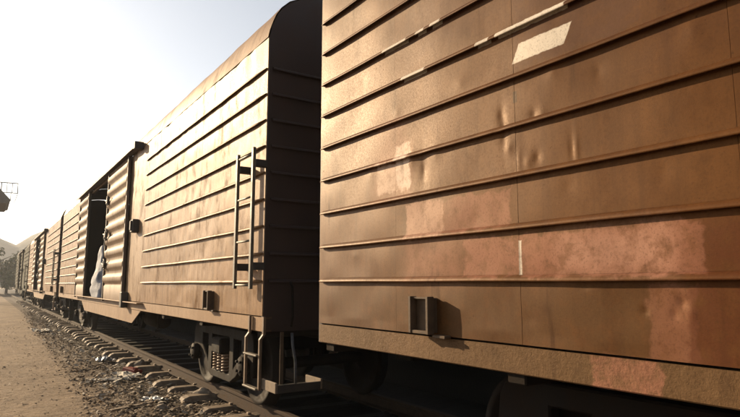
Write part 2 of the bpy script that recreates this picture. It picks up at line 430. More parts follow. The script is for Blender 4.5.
def make_bogie(root, yc):
    b = empty("bogie", (0, yc, 0)); b.parent = root
    zc = RT + .46                       # axle height
    for s in (-1, 1):
        x = s*(GA/2 + .125)
        top = EYE - .555; 
        outer = [(-1.20,zc-.12),(-1.22,zc+.14),(-1.20,top-.10),(-1.15,top-.03),(-1.06,top),(1.06,top),(1.15,top-.03),(1.20,top-.10),(1.22,zc+.14),(1.20,zc-.12),
                 (1.14,zc-.13),(1.08,zc+.0),(.86,zc+.0),(.62,zc-.18),(.40,zc-.27),(-.40,zc-.27),(-.62,zc-.18),(-.86,zc+.0),(-1.08,zc+.0),(-1.14,zc-.13)]
        holes = [[(-.36,zc-.17),(.36,zc-.17),(.36,top-.12),(-.36,top-.12)],
                 [(-.80,top-.13),(-.52,top-.13),(-.52,zc-.08),(-.80,zc+.12)],
                 [(.80,top-.13),(.52,top-.13),(.52,zc-.08),(.80,zc+.12)]]
        outer = [(p*.94, q) for p, q in outer]; holes = [[(p*.94, q) for p, q in h] for h in holes]
        bm = plate(outer, holes, s*.09, x=x)
        bmesh.ops.bevel(bm, geom=[e for e in bm.edges if len(e.link_faces) == 2 and e.calc_face_angle(0) > .6], offset=.012, segments=1, affect='EDGES')
        MB().bm(bm).build("side_frame", M['bogie'], b)
        for k in (-.17, 0.0, .17):
            m = MB(); pts = []
            for i in range(6*12+1):
                q = 2*math.pi*i/12; pts.append((x + s*.05 + .065*math.cos(q), k + .065*math.sin(q), zc - .165 + .038*i/12))
            m.tube(pts, .013, 6); m.build("spring", M['spring'], b)
        for k in (-.94, .94):
            m = MB(); m.lathe([(0,.0),(0,.10),(.02,.115),(.075,.115),(.09,.09),(.1,.0)] if s > 0 else [(0,0),(0,.10),(-.02,.115),(-.075,.115),(-.09,.09),(-.1,0)], (x + s*.09, k, zc), 'x', 16)
            for q in range(4):
                a = math.pi/4 + q*math.pi/2
                m.lathe([(s*.08,.018),(s*.115,.018),(s*.115,0)], (x + s*.09, k+.075*math.cos(a), zc+.075*math.sin(a)), 'x', 6)
            m.build("axle_box", M['bogie'], b)
    m = MB(); m.cbox(-1.0, 1.0, -.17, .17, zc+.06, zc+.26, .02); m.build("bolster", M['bogie'], b)
    for k in (-.94, .94):
        m = MB(); m.lathe([(-.95,.07),(.95,.07)], (0, k, zc), 'x', 14); m.build("axle", M['under'], b)
        for s in (-1, 1):
            x = s*GA/2
            pr = [(s*.07,.06),(s*.07,.12),(s*.04,.15),(s*.04,.39),(s*.075,.405),(s*.075,.455),(s*-.02,.46),(s*-.045,.49),(s*-.065,.485),(s*-.065,.405),(s*-.03,.39),(s*-.03,.15),(s*-.07,.12),(s*-.07,.06)]
            m = MB(); m.lathe(pr, (x, k, zc), 'x', 40); m.build("wheel", M['bogie'], b)
            m = MB(); m.cbox(x-.05, x+.05, k+(-.61 if k > 0 else .51), k+(-.51 if k > 0 else .61), zc-.14, zc+.16, .015); m.build("brake_shoe", M['under'], b)
    return b

def make_door_leaf(root, y0, y1, mat, shade, hardware):
    z0, z1 = EYE-.33, EYE+2.40
    d = empty("door_leaf", (-HW, (y0+y1)/2, 0)); d.parent = root
    h = (y1-y0)/2; m = MB()
    prof = [(.06, z0)]
    zz = z0+.30; n = 9; st = (z1-.02-zz)/n
    prof.append((.06, zz-.01))
    for i in range(n):
        b = zz + i*st
        for f, o in ((.04,.045),(.16,.045),(.3,.080),(.40,.088),(.62,.088),(.72,.080),(.86,.045),(.98,.045)): prof.append((o, b+f*st))
    prof += [(.06, z1-.01), (.06, z1)]
    N = 14; vs = []
    for j in range(N+1):
        yy = -h + 2*h*j/N
        for (o, z) in prof: vs.append((-(o + .006*ns(yy*2, z*3, y0)), yy, z))
    k = len(prof)
    m.add(vs, [(j*k+i, j*k+i+1, (j+1)*k+i+1, (j+1)*k+i) for j in range(N) for i in range(k-1)], True)
    back = [(-.03, -h, z0), (-.03, h, z0), (-.03, h, z1), (-.03, -h, z1)]
    m.add(back, [(0,1,2,3)])
    for s in (0, N):
        e = [vs[s*k+i] for i in range(k)]; m.add(e + [(-.03, e[0][1], p[2]) for p in e], [(i, i+1, k+i+1, k+i) for i in range(k-1)])
    for i in (0, k-1):
        a, b_ = vs[i], vs[N*k+i]; m.add([a, b_, (-.03, b_[1], b_[2]), (-.03, a[1], a[2])], [(0,1,2,3)])
    m.build("corrugated_sheet", mat, d)
    for s in (-1, 1):                                            # upright frame bars at the leaf edges
        m = MB(); m.cbox(-.078, -.028, s*h - (.02 if s < 0 else .0) - .022, s*h + .022 + (.02 if s > 0 else .0), z0-.03, z1+.01, .006); m.build("edge_bar", shade, d)
    if hardware:
        s = hardware; ye = s*(h-.28)
        for zc, r in ((EYE+1.78, .10), (EYE+1.05, .14), (EYE+.42, .12)):
            m = MB(); pts = []
            for i in range(13):
                q = 2*math.pi*i/12; pts.append((-.112 + .012*math.sin(3*q), ye + r*math.cos(q)*.9, zc + r*.8*math.sin(q) + .03*math.sin(2*q)))
            m.tube(pts, .016, 6); m.tube([(-.117, ye-.22, zc+.03), (-.127, ye, zc-.02), (-.12, ye+.24, zc+.02)], .017, 6)
            m.cbox(-.137, -.085, ye-.05, ye+.05, zc-.07, zc+.07, .008); m.build("latch", M['darkiron'], d)
        m = MB(); m.tube([(-.112, ye+.02, EYE+1.0), (-.132, ye+.04, EYE+.75), (-.117, ye, EYE+.45)], .011, 6); m.build("latch_chain", M['darkiron'], d)
    return d

def make_boxcar(root, mats, disp, fine=None, ladder=True, bog=2.50, right_leaf=(-2.72,-.62), left_leaf=(2.38,4.05), wave=0.0, dwave=None):
    """root at ground level under the car's centre; the seen side is local x = -HW"""
    side, rib_m, sill_m, end_m, roof_m = mats[:5]
    NP = 18; w = L/NP
    cuts = [-L/2 + i*w for i in range(NP+1)]
    if fine and not ladder:
        for i, yy in ((17, NY(3.02)), (16, NY(2.003)), (15, NY(.972))): cuts[i] = yy
    dz = .015
    # wall sheets (skip the doorway)
    for i in range(NP):
        y0, y1 = cuts[i], cuts[i+1]
        fy, fz = (.0125, .0125) if (fine and fine(y0, y1)) else (.11, .085)
        segs = [(y0, y1)]
        out = []
        for (a, b) in segs:
            if b <= DY0+.4 or a >= DY1-.4: out.append((a, b))
            elif a < DY0+.4: out.append((a, DY0+.4))
            elif b > DY1-.4: out.append((DY1-.4, b))
        for (a, b) in out:
            if b-a < .1: continue
            o = sheet_panel(a+.0009, b-.0009, ZS1+.008, ZP1, fy, fz, disp, -.0008*(i % 2), side, root)
    z = ZP1
    m = MB(); m.box(-HW+.004, -HW+.05, DY0+.4, DY1-.4, EYE+2.37, ZP1); m.build("door_lintel", side, root)
    # plain far side, inner lining, floor
    for i in range(9):
        a = -L/2 + i*L/9; m = MB(); m.box(HW-.012+.003*(i % 2), HW+.003*(i % 2), a+.002, a+L/9-.002, ZS1, ZP1); m.build("side_panel", end_m, root)
    for k in range(NR):
        zc = Z0 + k*SP
        m = MB(); m.sweep([(o, q) for (o, q) in RIBP], [((HW+.002, y_, zc), (1,0,0), (0,0,1)) for y_ in (-L/2+.06, L/2-.06)]); m.build("rib", end_m, root)
    m = MB(); m.box(-HW+.06, HW-.06, -L/2+.05, L/2-.05, ZS1-.07, ZS1-.005); m.build("floor", M['interior'], root)
    m = MB()
    m.box(-HW+.05, -HW+.058, -L/2+.06, DY0+.4, ZS1, ZP1); m.box(-HW+.05, -HW+.058, DY1-.4, L/2-.06, ZS1, ZP1)
    m.box(HW-.06, HW-.05, -L/2+.06, L/2-.06, ZS1, ZP1); m.build("lining", M['interior'], root)
    # ribs on the seen side
    for (a, b) in ((-L/2+.022, DY0-.95), (DY1+.90, L/2-.022)):
        for k in range(NR):
            zc = Z0 + k*SP; m = MB(); pth = []
            isfine = fine and fine(a, b)
            n = int((b-a)/(.04 if isfine else .25)); m_ = []
            for j in range(n+1):
                yy = a + (b-a)*j/n
                e = min(1, min(j, n-j)/ (2 if isfine else .5) + .62)
                pth.append(((-HW + .003 - .85*disp(yy, zc), yy, zc + .004*ns(yy*1.1, k*3.3, 4)), (-e,0,0), (0,0,e)))
            m.sweep(RIBP, pth, smooth=True); m.build("rib", rib_m, root)
    # sills
    for s in (-1, 1):
        m = MB(); n = 120 if s < 0 else 2; prof = [(-.006, ZS0),(.0, ZS0+.006),(.0, ZS1-.004),(-.09, ZS1-.002),(-.09, ZS1-.02),(-.014,ZS1-.022),(-.014, ZS0+.02),(-.09,ZS0+.018),(-.09,ZS0)]
        m.sweep(prof, [((s*(HW-.004 + .003*ns(j*.35, 0, s)), -L/2+L*j/n, 0), (s,0,0), (0,0,1)) for j in range(n+1)]); m.build("side_sill", sill_m, root)
    # deeper sill below the door
    bm = plate([(-4.0,ZS0-.003),(-3.35,ZS0-.235),(2.55,ZS0-.235),(3.2,ZS0-.003)], [], .012, x=-HW+.012)
    o = MB().bm(bm).build("sill_reinforcement", sill_m, root)
    m = MB(); m.cbox(-HW-.10, -HW+.0, -4.2, 4.2, ZS0+.12, ZS0+.135, .004); m.build("door_sill_ledge", sill_m, root)
    car_roof(roof_m, root, wave)
    # ends
    for s in (-1, 1):
        e = empty("end_wall", (0, s*L/2, 0)); e.parent = root
        top = [(-HW+.012,2.42),(-HW+.03,2.54),(-HW+.09,2.68),(-HW+.14,2.76),(-HW+.23,2.85),(-HW+.43,2.96),(-HW+.76,3.06),(-HW+1.1,3.11)]
        m = MB(); pr = [(-HW+.012, ZS0)] + [(a, EYE+b) for a, b in top] + [(-a, EYE+b) for a, b in top[::-1]] + [(HW-.012, ZS0)]
        n = len(pr)
        m.add([(a, 0, b) for a, b in pr] + [(a, -s*.05, b) for a, b in pr], [tuple(range(n)), tuple(range(2*n-1, n-1, -1))] + [(i, (i+1) % n, n+(i+1) % n, n+i) for i in range(n)])
        m.build("end_sheet", end_m, e)
        for k in range(NR):
            zc = Z0 + k*SP; m = MB(); m.sweep(RIBP, [((x_, s*-.003, zc), (0,s,0), (0,0,1)) for x_ in (-HW+.05, HW-.05)], smooth=False); m.build("rib", end_m, e)
        for x_ in (-HW+.006, HW-.036):
            m = MB(); m.box(x_, x_+.03, s*-.04, s*.012, ZS0+.002, EYE+2.43); m.build("corner_post", end_m, e)
    # underframe
    m = MB(); m.cbox(-.24, .24, -L/2+.1, L/2-.1, ZS0-.20, ZS1-.08, .01); m.build("centre_sill", M['under'], root)
    for i in range(11):
        yy = -L/2 + .12 + i*(L-.24)/10
        m = MB(); m.cbox(-HW+.03, HW-.03, yy-.06, yy+.06, ZS0-.06+.004*(i % 2), ZS1-.08, .008); m.build("cross_beam", M['under'], root)
    for s in (-1, 1):
        c = empty("coupler", (0, s*L/2, RT+.84)); c.parent = root
        m = MB(); m.cbox(-.09, .09, min(0, s*.42), max(0, s*.42), -.09, .09, .02); m.build("shank", M['under'], c)
        m = MB(); bmx = plate([(-.16,-.14),(-.16,.14),(.02,.16),(.16,.06),(.16,-.10),(.02,-.05)], [], .28, x=-.14)
        for v_ in bmx.verts: v_.co = Vector((v_.co.y, s*.42 + s*.12 + v_.co.z*.8*s, v_.co.x))
        bmesh.ops.recalc_face_normals(bmx, faces=bmx.faces[:]); m.bm(bmx).build("knuckle", M['under'], c)
    for s in (-1, 1): make_bogie(root, s*(L/2 - bog))
    m = MB(); m.lathe([(-.55,0),(-.55,.12),(-.48,.17),(.48,.17),(.55,.12),(.55,0)], (-.55, -1.6, ZS0-.28), 'y', 18); m.build("air_tank", M['under'], root)
    m = MB(); m.lathe([(-.3,0),(-.3,.16),(.2,.16),(.3,.06),(.8,.05),(.8,0)], (.5, 1.6, ZS0-.28), 'y', 16); m.build("brake_cylinder", M['under'], root)
    for yy in (-2.6, -.6, 1.2, 2.9):                                  # brake rigging hangers
        m = MB(); m.tube([(-.75, yy, ZS0), (-.77, yy+.02, ZS0-.42)], .018, 6); m.cbox(-.82, -.72, yy-.03, yy+.07, ZS0-.47, ZS0-.42, .008); m.build("hanger", M['bogie'], root)
    # doors and their gear
    make_door_leaf(root, *right_leaf, mats[5], mats[6], +1); make_door_leaf(root, *left_leaf, mats[5], mats[6], 0)
    m = MB(); m.sweep([(0,0),(.15,0),(.15,-.065),(.135,-.065),(.135,-.015),(0,-.03)], [((-HW+.002, y_, EYE+2.475), (-1,0,0), (0,0,1)) for y_ in (-3.55, 4.35)]); m.build("door_track", mats[6], root)
    m = MB(); m.cbox(-HW-.16, -HW+.0, -3.70, -3.555, EYE+2.37, EYE+2.50, .01); m.build("track_stop", M['darkiron'], root)
    m = MB(); m.cbox(-HW-.11, -HW, -3.62, -3.40, EYE+.90, EYE+1.13, .012); m.cbox(-HW-.14, -HW-.10, -3.58, -3.50, EYE+.93, EYE+1.10, .008); m.build("door_catch", M['darkiron'], root)
    m = MB(); m.cbox(-HW-.12, -HW, -3.0, -2.84, ZS0+.02, ZS0+.30, .012); m.build("bottom_stop", M['darkiron'], root)
    # card holders near each end of the side
    for yc in (L/2 - 1.29, -L/2 + 1.47):
        h = empty("card_holder", (-HW, yc, EYE-.18)); h.parent = root
        m = MB(); m.cbox(-.028, .0, -.085, .085, -.10, .10, .003); m.build("back_plate", M['bracket'], h)
        m = MB(); m.cbox(-.078, -.0285, .068, .09, -.108, .108, .003); m.build("cheek", M['bracket'], h)
        m = MB(); m.cbox(-.078, -.0285, -.09, -.068, -.108, .108, .003); m.build("cheek", M['bracket'], h)
        m = MB(); m.cbox(-.072, -.0285, -.067, .067, -.108, -.088, .003); m.build("lip", M['bracket'], h)
        m = MB(); m.cbox(-.060, -.0285, -.067, .067, .092, .104, .003); m.build("lip", M['bracket'], h)
        m = MB(); m.cbox(-.05, -.0, -.20 , -.093, -.125, -.108, .003); m.build("foot", M['bracket'], h)
    if ladder:
        la = empty("ladder", (-HW, -L/2 + .19, 0)); la.parent = root
        y0, y1 = -.205, .205
        for yy in (y0, y1):
            m = MB(); m.cbox(-.145, -.115, yy-.022, yy+.022, EYE-.045, EYE+1.29, .003); m.build("stile", M['ladder'], la)
            for zz in (EYE+1.14, EYE+.165):
                m = MB(); m.cbox(-.116, -.0, yy-.03, yy+.03, zz-.035, zz+.035, .004); m.build("standoff", M['darkiron'], la)
        for zz in (EYE+1.235, EYE+.82, EYE+.405, EYE-.01):
            m = MB(); m.tube([(-.128, y0+.02, zz), (-.128, y1-.02, zz)], .011, 8); m.build("rung", M['ladder'], la)
        st = empty("stirrup_step", (-HW, -L/2 + .085, 0)); st.parent = root
        for yy in (-.17, .17):
            m = MB(); m.sweep([(-.012,-.014),(.012,-.014),(.012,.014),(-.012,.014)],
                              [((-.016, yy, EYE-.30), (1,0,0), (0,1,0)), ((-.016, yy, EYE-.455), (1,0,0), (0,1,0)), ((-.05, yy, EYE-.50), (1,0,0), (0,1,0)), ((-.05, yy, EYE-.945), (1,0,0), (0,1,0))])
            m.build("stile", M['sillbar'], st)
        for zz in (EYE-.645, EYE-.94):
            m = MB(); m.cbox(-.085, -.035, -.158, .158, zz-.008, zz+.008, .003); m.build("tread", M['ladder'], st)
        # brakeman's step board hung below the end, its hanger, rod and hose
        bp = empty("brake_platform", (-HW-.01, -L/2 - .17, 0)); bp.parent = root
        z0, z1 = EYE-.93, EYE-.845
        m = MB(); m.cbox(0, .42, -.21, .07, z0, z0+.02, .004); m.build("board", M['darkiron'], bp)  # tray top and front darker than the lit side lips: light put into colour
        m = MB(); m.cbox(-.02, -.0, -.22, .08, z0-.004, z1, .003); m.build("lip", M['board'], bp)
        m = MB(); m.cbox(.0, .42, -.225, -.212, z0-.004, z1-.02, .003); m.build("lip", M['darkiron'], bp)
        m = MB(); m.cbox(.421, .44, -.22, .08, z0-.004, z1, .003); m.build("lip", M['board'], bp)
        m = MB(); m.cbox(.155, .19, .075, .087, z0, EYE-.44, .003); m.build("hanger", M['bracket'], bp)
        m = MB(); m.tube([(.25,.03,EYE-.45),(.245,.0,EYE-.56),(.265,-.02,EYE-.7),(.275,-.01,EYE-.82),(.29,.02,EYE-.90)], .014, 8); m.build("air_hose", M['hose'], bp)
        m = MB(); m.tube([(.27,.13,EYE+.02),(.285,.11,EYE-.03),(.285,.10,EYE-.16),(.288,.10,EYE-.30),(.28,.11,EYE-.40)], .012, 8); m.build("brake_rod", M['bogie'], bp)
    return root

M['spring'] = simple("spring_steel", (.20,.12,.075), (.32,.20,.12), 9, .55, .3, 60)
M['sillbar'] = simple("stirrup_paint", (.15,.09,.05), (.24,.155,.09), 12, .55, .3, 60)

# --- wall relief of the two cars seen close
A = 0.024934
NEAR_END = Vector((2.165, 4.002, 0))
dirv = Vector((-math.sin(A), math.cos(A), 0)); nrm = Vector((math.cos(A), math.sin(A), 0))
near_loc = NEAR_END - dirv*(L/2) + nrm*HW
def NY(y): return L/2 - (4.002 - y)           # photo plane y -> near car's local y
DENTS = [  # y, z, ry, rz, depth (+ out)
    (2.085,.80,.035,.16,-.012),(2.05,.70,.05,.05,.010),(2.10,.89,.03,.06,-.010),(1.885,.84,.035,.04,-.011),(1.83,.83,.05,.05,.006),
    (1.872,.62,.035,.045,-.013),(1.93,.60,.06,.07,.008),(1.985,.62,.02,.10,.007),(1.648,.62,.012,.10,.008),(1.672,.62,.018,.09,-.007),
    (1.365,-.11,.025,.022,-.012),(1.345,-.115,.02,.02,.006),(1.215,-.07,.03,.035,-.016),(1.245,-.115,.02,.025,-.014),(1.18,-.11,.02,.05,.010),
    (1.64,-.01,.05,.02,-.008),(1.60,.02,.03,.03,.004),(2.74,.70,.06,.16,-.014),(2.85,.78,.07,.10,.009),(2.62,.78,.10,.12,.008),
    (2.86,-.19,.05,.09,-.010),(3.30,.75,.12,.14,.006),(1.76,1.02,.10,.10,.007),(1.52,.95,.08,.10,-.006),(1.70,.45,.10,.10,-.005),
    (3.0,1.12,.10,.10,.006),(3.4,1.45,.15,.1,-.006),(2.4,1.15,.14,.10,.006),(2.30,.35,.10,.09,-.004),(3.5,.2,.16,.1,.005),(1.25,.45,.1,.1,-.004),
    (2.45,-.15,.12,.08,.004),(1.95,-.17,.12,.08,-.004),(1.10,.98,.09,.12,.006)]
def disp_near(y, z):
    Y = 4.002 - (L/2 - y); Zr = z - EYE
    c = (Zr - .02)/SP; ph = c - math.floor(c); b = math.sin(math.pi*ph)
    d = (.0036*ns(Y*1.9, Zr*2.4, 1.7)*b + .0009*ns(Y*4.6, Zr*1.6, 8.2)*b + .00012*ns(Y*13, Zr*9, 3)*b)
    u = (Y - 3.02)/.34; d += .0030*b*math.sin(u*math.pi*1.0)
    if .5 < Y < 4.1:
        for (dy, dz, ry, rz, k) in DENTS:
            q = ((Y-dy)/(ry*.72))**2 + ((Zr-dz)/(rz*.75))**2
            if q < 14: d += k*.80*math.exp(-1.75*math.sqrt(q + .015))
    return d
def disp_far(y, z):
    Zr = z - EYE; c = (Zr - .02)/SP; ph = c - math.floor(c); b = math.sin(math.pi*ph)
    d = (.007*ns(y*2.1, Zr*1.6, 4.4) + .0055*ns(y*5.2, Zr*2.1, 2.2) + .0022*ns(y*11, Zr*4, 5.2))*b
    t = max(0, (Zr - 1.55)/.8)
    d += .014*min(1, t)*ns(y*5.2, Zr*.9, 6.5)*(1 if Zr > 2.06 else b)
    return d*min(1, (L/2-abs(y))/.5)

near = empty("boxcar", near_loc, A)
tag(near, "rust brown ribbed boxcar with white and pink paint patches filling the right of the view", "boxcar", "boxcars coupled in the train")
second = empty("boxcar", (2.16 + HW, 5.10 + L/2, 0), 0)
tag(second, "tan ribbed boxcar with tall corner ladder and stirrup step beside the rust brown boxcar", "boxcar", "boxcars coupled in the train")

SAL, SALL, CREAM, MAUVE, RED = (.40,.175,.115), (.78,.46,.34), (.90,.68,.54), (.10,.042,.026), (.12,.034,.016)
def P(y0, y1, z0, z1, c, kind, k): return (NY(y0), NY(y1), EYE+z0, EYE+z1, c, kind, k)
near_patches = [
    P(2.005,3.02,1.40,1.95,MAUVE,'soft',.35), P(1.3,1.998,1.10,1.60,MAUVE,'rough',.8), P(.4,1.3,.9,2.2,MAUVE,'soft',.35),
    P(2.86,3.25,.56,.88,SAL,'soft',.5), P(2.88,3.22,.60,.80,CREAM,'rough',.6), P(2.87,3.02,.62,.90,(.9,.72,.6),'rough',.85), P(1.985,2.012,.93,.99,(.03,.02,.015),'crisp',.9),
    P(2.56,2.92,.285,.50,SALL,'rough',.75), P(2.06,2.56,.29,.49,SAL,'rough',.7), P(2.42,2.92,.02,.26,SAL,'soft',.55),
    P(1.12,2.40,.035,.24,SAL,'rough',.8), P(1.25,1.75,.06,.23,SALL,'soft',.45), P(.85,1.13,.02,.25,RED,'soft',.75),
    P(1.16,1.35,-.30,.0,SAL,'rough',.45), P(.80,1.20,-.31,.0,RED,'rough',.7), P(2.92,3.2,.85,1.08,SAL,'soft',.4),
    P(1.36,4.1,-.31,.0,(.10,.055,.023),'soft',.6), P(2.5,3.02,.28,.55,(.12,.075,.038),'soft',.3),
    P(1.32,1.62,-.45,-.303,SAL,'rough',.8),
    P(1.665,1.985,1.14,1.235,WHITE,'crisp',.95), P(2.69,2.92,1.309,1.350,WHITE,'crisp',.85), P(2.15,2.25,1.309,1.350,WHITE,'crisp',.9), P(1.66,2.10,1.309,1.350,WHITE,'crisp',.95),
    P(2.87,3.13,1.569,1.610,WHITE,'crisp',.85), P(2.69,2.77,1.569,1.610,WHITE,'crisp',.9), P(2.54,2.63,1.569,1.610,WHITE,'crisp',.9),
    P(1.988,2.006,.045,.215,WHITE,'crisp',.85),
]
near_side = car_paint("brown_boxcar_paint", near, (.128,.050,.0155), (.178,.076,.0255), (.066,.024,.009), (.05,.02,.01), near_patches, .55, .51, .24)
near_sill = car_paint("brown_sill_paint", near, (.125,.072,.034), (.18,.105,.053), (.062,.034,.018), (.08,.045,.03), [p for p in near_patches if p[3] < EYE-.3], .3, .7)
def pit(mat, k):
    t = mat.node_tree; b = t.nodes["Principled BSDF"]
    prev = b.inputs['Normal'].links[0].from_socket
    vor = t.nodes.new("ShaderNodeTexNoise"); vor.inputs['Scale'].default_value = 48; vor.inputs['Detail'].default_value = 8; vor.inputs['Roughness'].default_value = .7
    tc = t.nodes.new("ShaderNodeTexCoord"); t.links.new(tc.outputs['Object'], vor.inputs['Vector'])
    bp = t.nodes.new("ShaderNodeBump"); bp.inputs['Strength'].default_value = k; bp.inputs['Distance'].default_value = .012
    t.links.new(vor.outputs['Fac'], bp.inputs['Height']); t.links.new(prev, bp.inputs['Normal']); t.links.new(bp.outputs[0], b.inputs['Normal'])
pit(near_sill, .38)
def SY(y): return y - (5.10 + L/2)
fp = lambda y0, y1, z0, z1, c, kind, k: (SY(y0), SY(y1), EYE+z0, EYE+z1, c, kind, k)
second_patches = [
    fp(5.1,6.5,.02,.30,(.40,.24,.145),'soft',.5), fp(5.4,6.1,.55,1.0,(.50,.33,.22),'soft',.45), fp(6.6,7.6,.03,1.2,(.56,.40,.29),'soft',.4), fp(8.0,9.3,.8,1.5,(.36,.20,.11),'soft',.5),
    fp(5.1,6.1,1.9,2.5,(.30,.185,.095),'soft',.5), fp(7.0,7.5,1.9,2.5,(.27,.16,.09),'soft',.45), fp(6.15,6.6,.30,.36,(.12,.07,.04),'rough',.6), fp(5.4,9.0,-.035,-.01,(.13,.07,.04),'rough',.75),
    fp(5.3,5.9,.275,.30,(.12,.07,.04),'rough',.7), fp(10.3,12,-.3,2.4,(.46,.33,.21),'soft',.5)]
second_side = car_paint("tan_boxcar_paint", second, (.30,.165,.072), (.40,.24,.12), (.13,.062,.026), (.07,.033,.016), second_patches, .65, .52, .165, 1.0)
second_sill = car_paint("tan_sill_paint", second, (.31,.185,.095), (.38,.25,.145), (.18,.10,.055), (.12,.06,.03), [], .5, .6, .3)
door_paint = car_paint("tan_door_paint", second, (.22,.13,.065), (.28,.175,.095), (.12,.065,.033), (.06,.03,.016), [], .9, .6, .15, .6)
near_door = car_paint("brown_door_paint", near, (.26,.15,.085), (.33,.2,.12), (.17,.095,.055), (.1,.05,.03), [], .5, .5)
end_paint = simple("end_wall_brown", (.042,.022,.016), (.065,.034,.023), 3, .6, .3, 30)  # car ends darkened, their shade is put into the colour
roof_paint = car_paint("roof_paint", second, (.27,.155,.072), (.36,.22,.11), (.13,.065,.03), (.07,.035,.018), [], .8, .56, .18, .8)
edge_paint = simple("door_edge_brown", (.12,.08,.055), (.18,.12,.08), 5, .6, .3, 40)

make_boxcar(near, (near_side, near_side, near_sill, end_paint, roof_paint, near_door, edge_paint), disp_near,
            fine=lambda a, b: b > L/2 - 3.6, wave=.004, ladder=False, bog=2.52)
make_boxcar(second, (second_side, second_side, second_sill, end_paint, roof_paint, door_paint, edge_paint), disp_far,
            fine=lambda a, b: b < -L/2 + 3.2, wave=.012)
third = copy_tree(second); third.location = (2.16 + HW, 24.35 + L/2, 0)
third['label'] = "tan ribbed boxcar third in line, coupled to the dark green one"
green = {}
for src, (a, b) in {second_side.name: ((.030,.035,.026),(.05,.055,.04)), second_sill.name: ((.03,.033,.026),(.05,.05,.04)), door_paint.name: ((.05,.055,.042),(.085,.09,.07)),
            roof_paint.name: ((.04,.045,.035),(.06,.065,.05))}.items():
    green[src] = simple("dark_green_" + src, a, b, 3, .85, .3, 30, .004, .1)
fourth = copy_tree(second, None, green); fourth.location = (2.16 + HW, 43.6 + L/2, 0)
fourth['label'] = "dark green boxcar at the far end of the train"

# ------------------------------------------------------------------ things in the second car's doorway
m = MB(); rnd = random.Random(3)
N = 30; K = 26
prof = []
for i in range(N+1):
    t_ = i/N; z = EYE - .30 + 1.22*t_; r = (.50*(1-t_)**.5 + .06)*(1 + .08*math.sin(7*t_))
    prof.append((z, r))
vs = []
for (z, r) in prof:
    for k in range(K):
        q = 2*math.pi*k/K; rr = r*(1 + .34*ns(math.cos(q)*2.2, math.sin(q)*2.2, z*4.2) + .16*ns(math.cos(q)*6, math.sin(q)*6, z*7))
        vs.append((2.27 + rr*.30*math.cos(q) + .02*ns(z*3,1,1), 15.1 + rr*1.1*math.sin(q) + .05*(z-EYE)*.6, z))
m.add(vs, [(i*K+k, i*K+(k+1) % K, (i+1)*K+(k+1) % K, (i+1)*K+k) for i in range(N) for k in range(K)], True)
m.add([vs[N*K+k] for k in range(K)], [tuple(range(K))], True)
sack_m = simple("white_sack_cloth", (.26,.29,.35), (.46,.48,.54), 8, .8, .5, 30, .01)
tag(m.build("sack", sack_m), "tall white cloth sack standing in the doorway beside the corrugated door", "sack")

# ------------------------------------------------------------------ added far side wall, unseen, that blocks light under the cars
pw = empty("platform_wall", (5.7, 20, 0)); tag(pw, "dark stone loading platform wall behind the train, seen under the cars", "platform wall")
stone = simple("soot_stone", (.02,.018,.016), (.04,.035,.03), 3, .9, .6, 30, .02)
MB().cbox(0, 6, -60, 60, -.1, 1.12, .02).build("wall_face", stone, pw)
MB().cbox(-.06, 5.9, -60, 60, 1.123, 1.22, .02).build("coping", stone, pw)

# ------------------------------------------------------------------ stones, leaves and litter by the track
def stones(name, n, xr, yr, sr, mat, seed, zlift=0.0, lim=0.0):
    rnd = random.Random(seed); V = []; F = []
    ico = bmesh.new(); bmesh.ops.create_icosphere(ico, subdivisions=1, radius=1); ico.verts.index_update()
    bv = [v.co.copy() for v in ico.verts]; bf = [[v.index for v in f.verts] for f in ico.faces]; ico.free()
    for i in range(n):
        y = yr[0] + (yr[1]-yr[0])*rnd.random()**1.7; x = rnd.uniform(*xr)
        if x < edge_x(y) + abs(rnd.gauss(0,.3)) - .10 + lim: continue
        if x > 2.38 and min(abs(y-q) for q in SLY) < .15 and rnd.random() < .93: continue
        s = sr[0] + (sr[1]-sr[0])*rnd.random()**3
        sc = Vector((s*rnd.uniform(.7,1.3), s*rnd.uniform(.7,1.3), s*rnd.uniform(.4,.8)))
        rot = Matrix.Rotation(rnd.uniform(0,6.28), 3, 'Z') @ Matrix.Rotation(rnd.uniform(-.5,.5), 3, 'X')
        c = Vector((x, y, ground_z(x, y) + .022 + s*.15 + zlift)); o = len(V)
        for b in bv:
            k = 1 + .25*rnd.uniform(-1,1); V.append(tuple(c + rot @ Vector((b.x*sc.x*k, b.y*sc.y*k, b.z*sc.z*k))))
        F += [tuple(q+o for q in f) for f in bf]
    me = bpy.data.meshes.new(name); me.from_pydata(V, [], F); me.materials.append(mat)
    o = bpy.data.objects.new(name, me); COL.objects.link(o); tag(o, kind='stuff'); return o
stone_t = NT("ballast_stone"); v = stone_t.coord()
f = stone_t.noise(v, 7, 2, .5)
M['stone'] = stone_t.finish(stone_t.mix(stone_t.ramp(f, .35, .65), dk((.16,.118,.08)), dk((.36,.28,.20))), .9, stone_t.bump(stone_t.noise(v, 90, 3, .6), .4, .004), None, .2)
o = stones("gravel", 11000, (1.05, 2.95), (5.5, 40), (.006, .032), M['stone'], 11); o['label'] = "small dirty stones and rubble strewn beside the rails"
o = stones("pebbles", 2600, (-1.6, 1.6), (6.0, 30), (.004, .017), M['stone'], 12, -.022, -9)
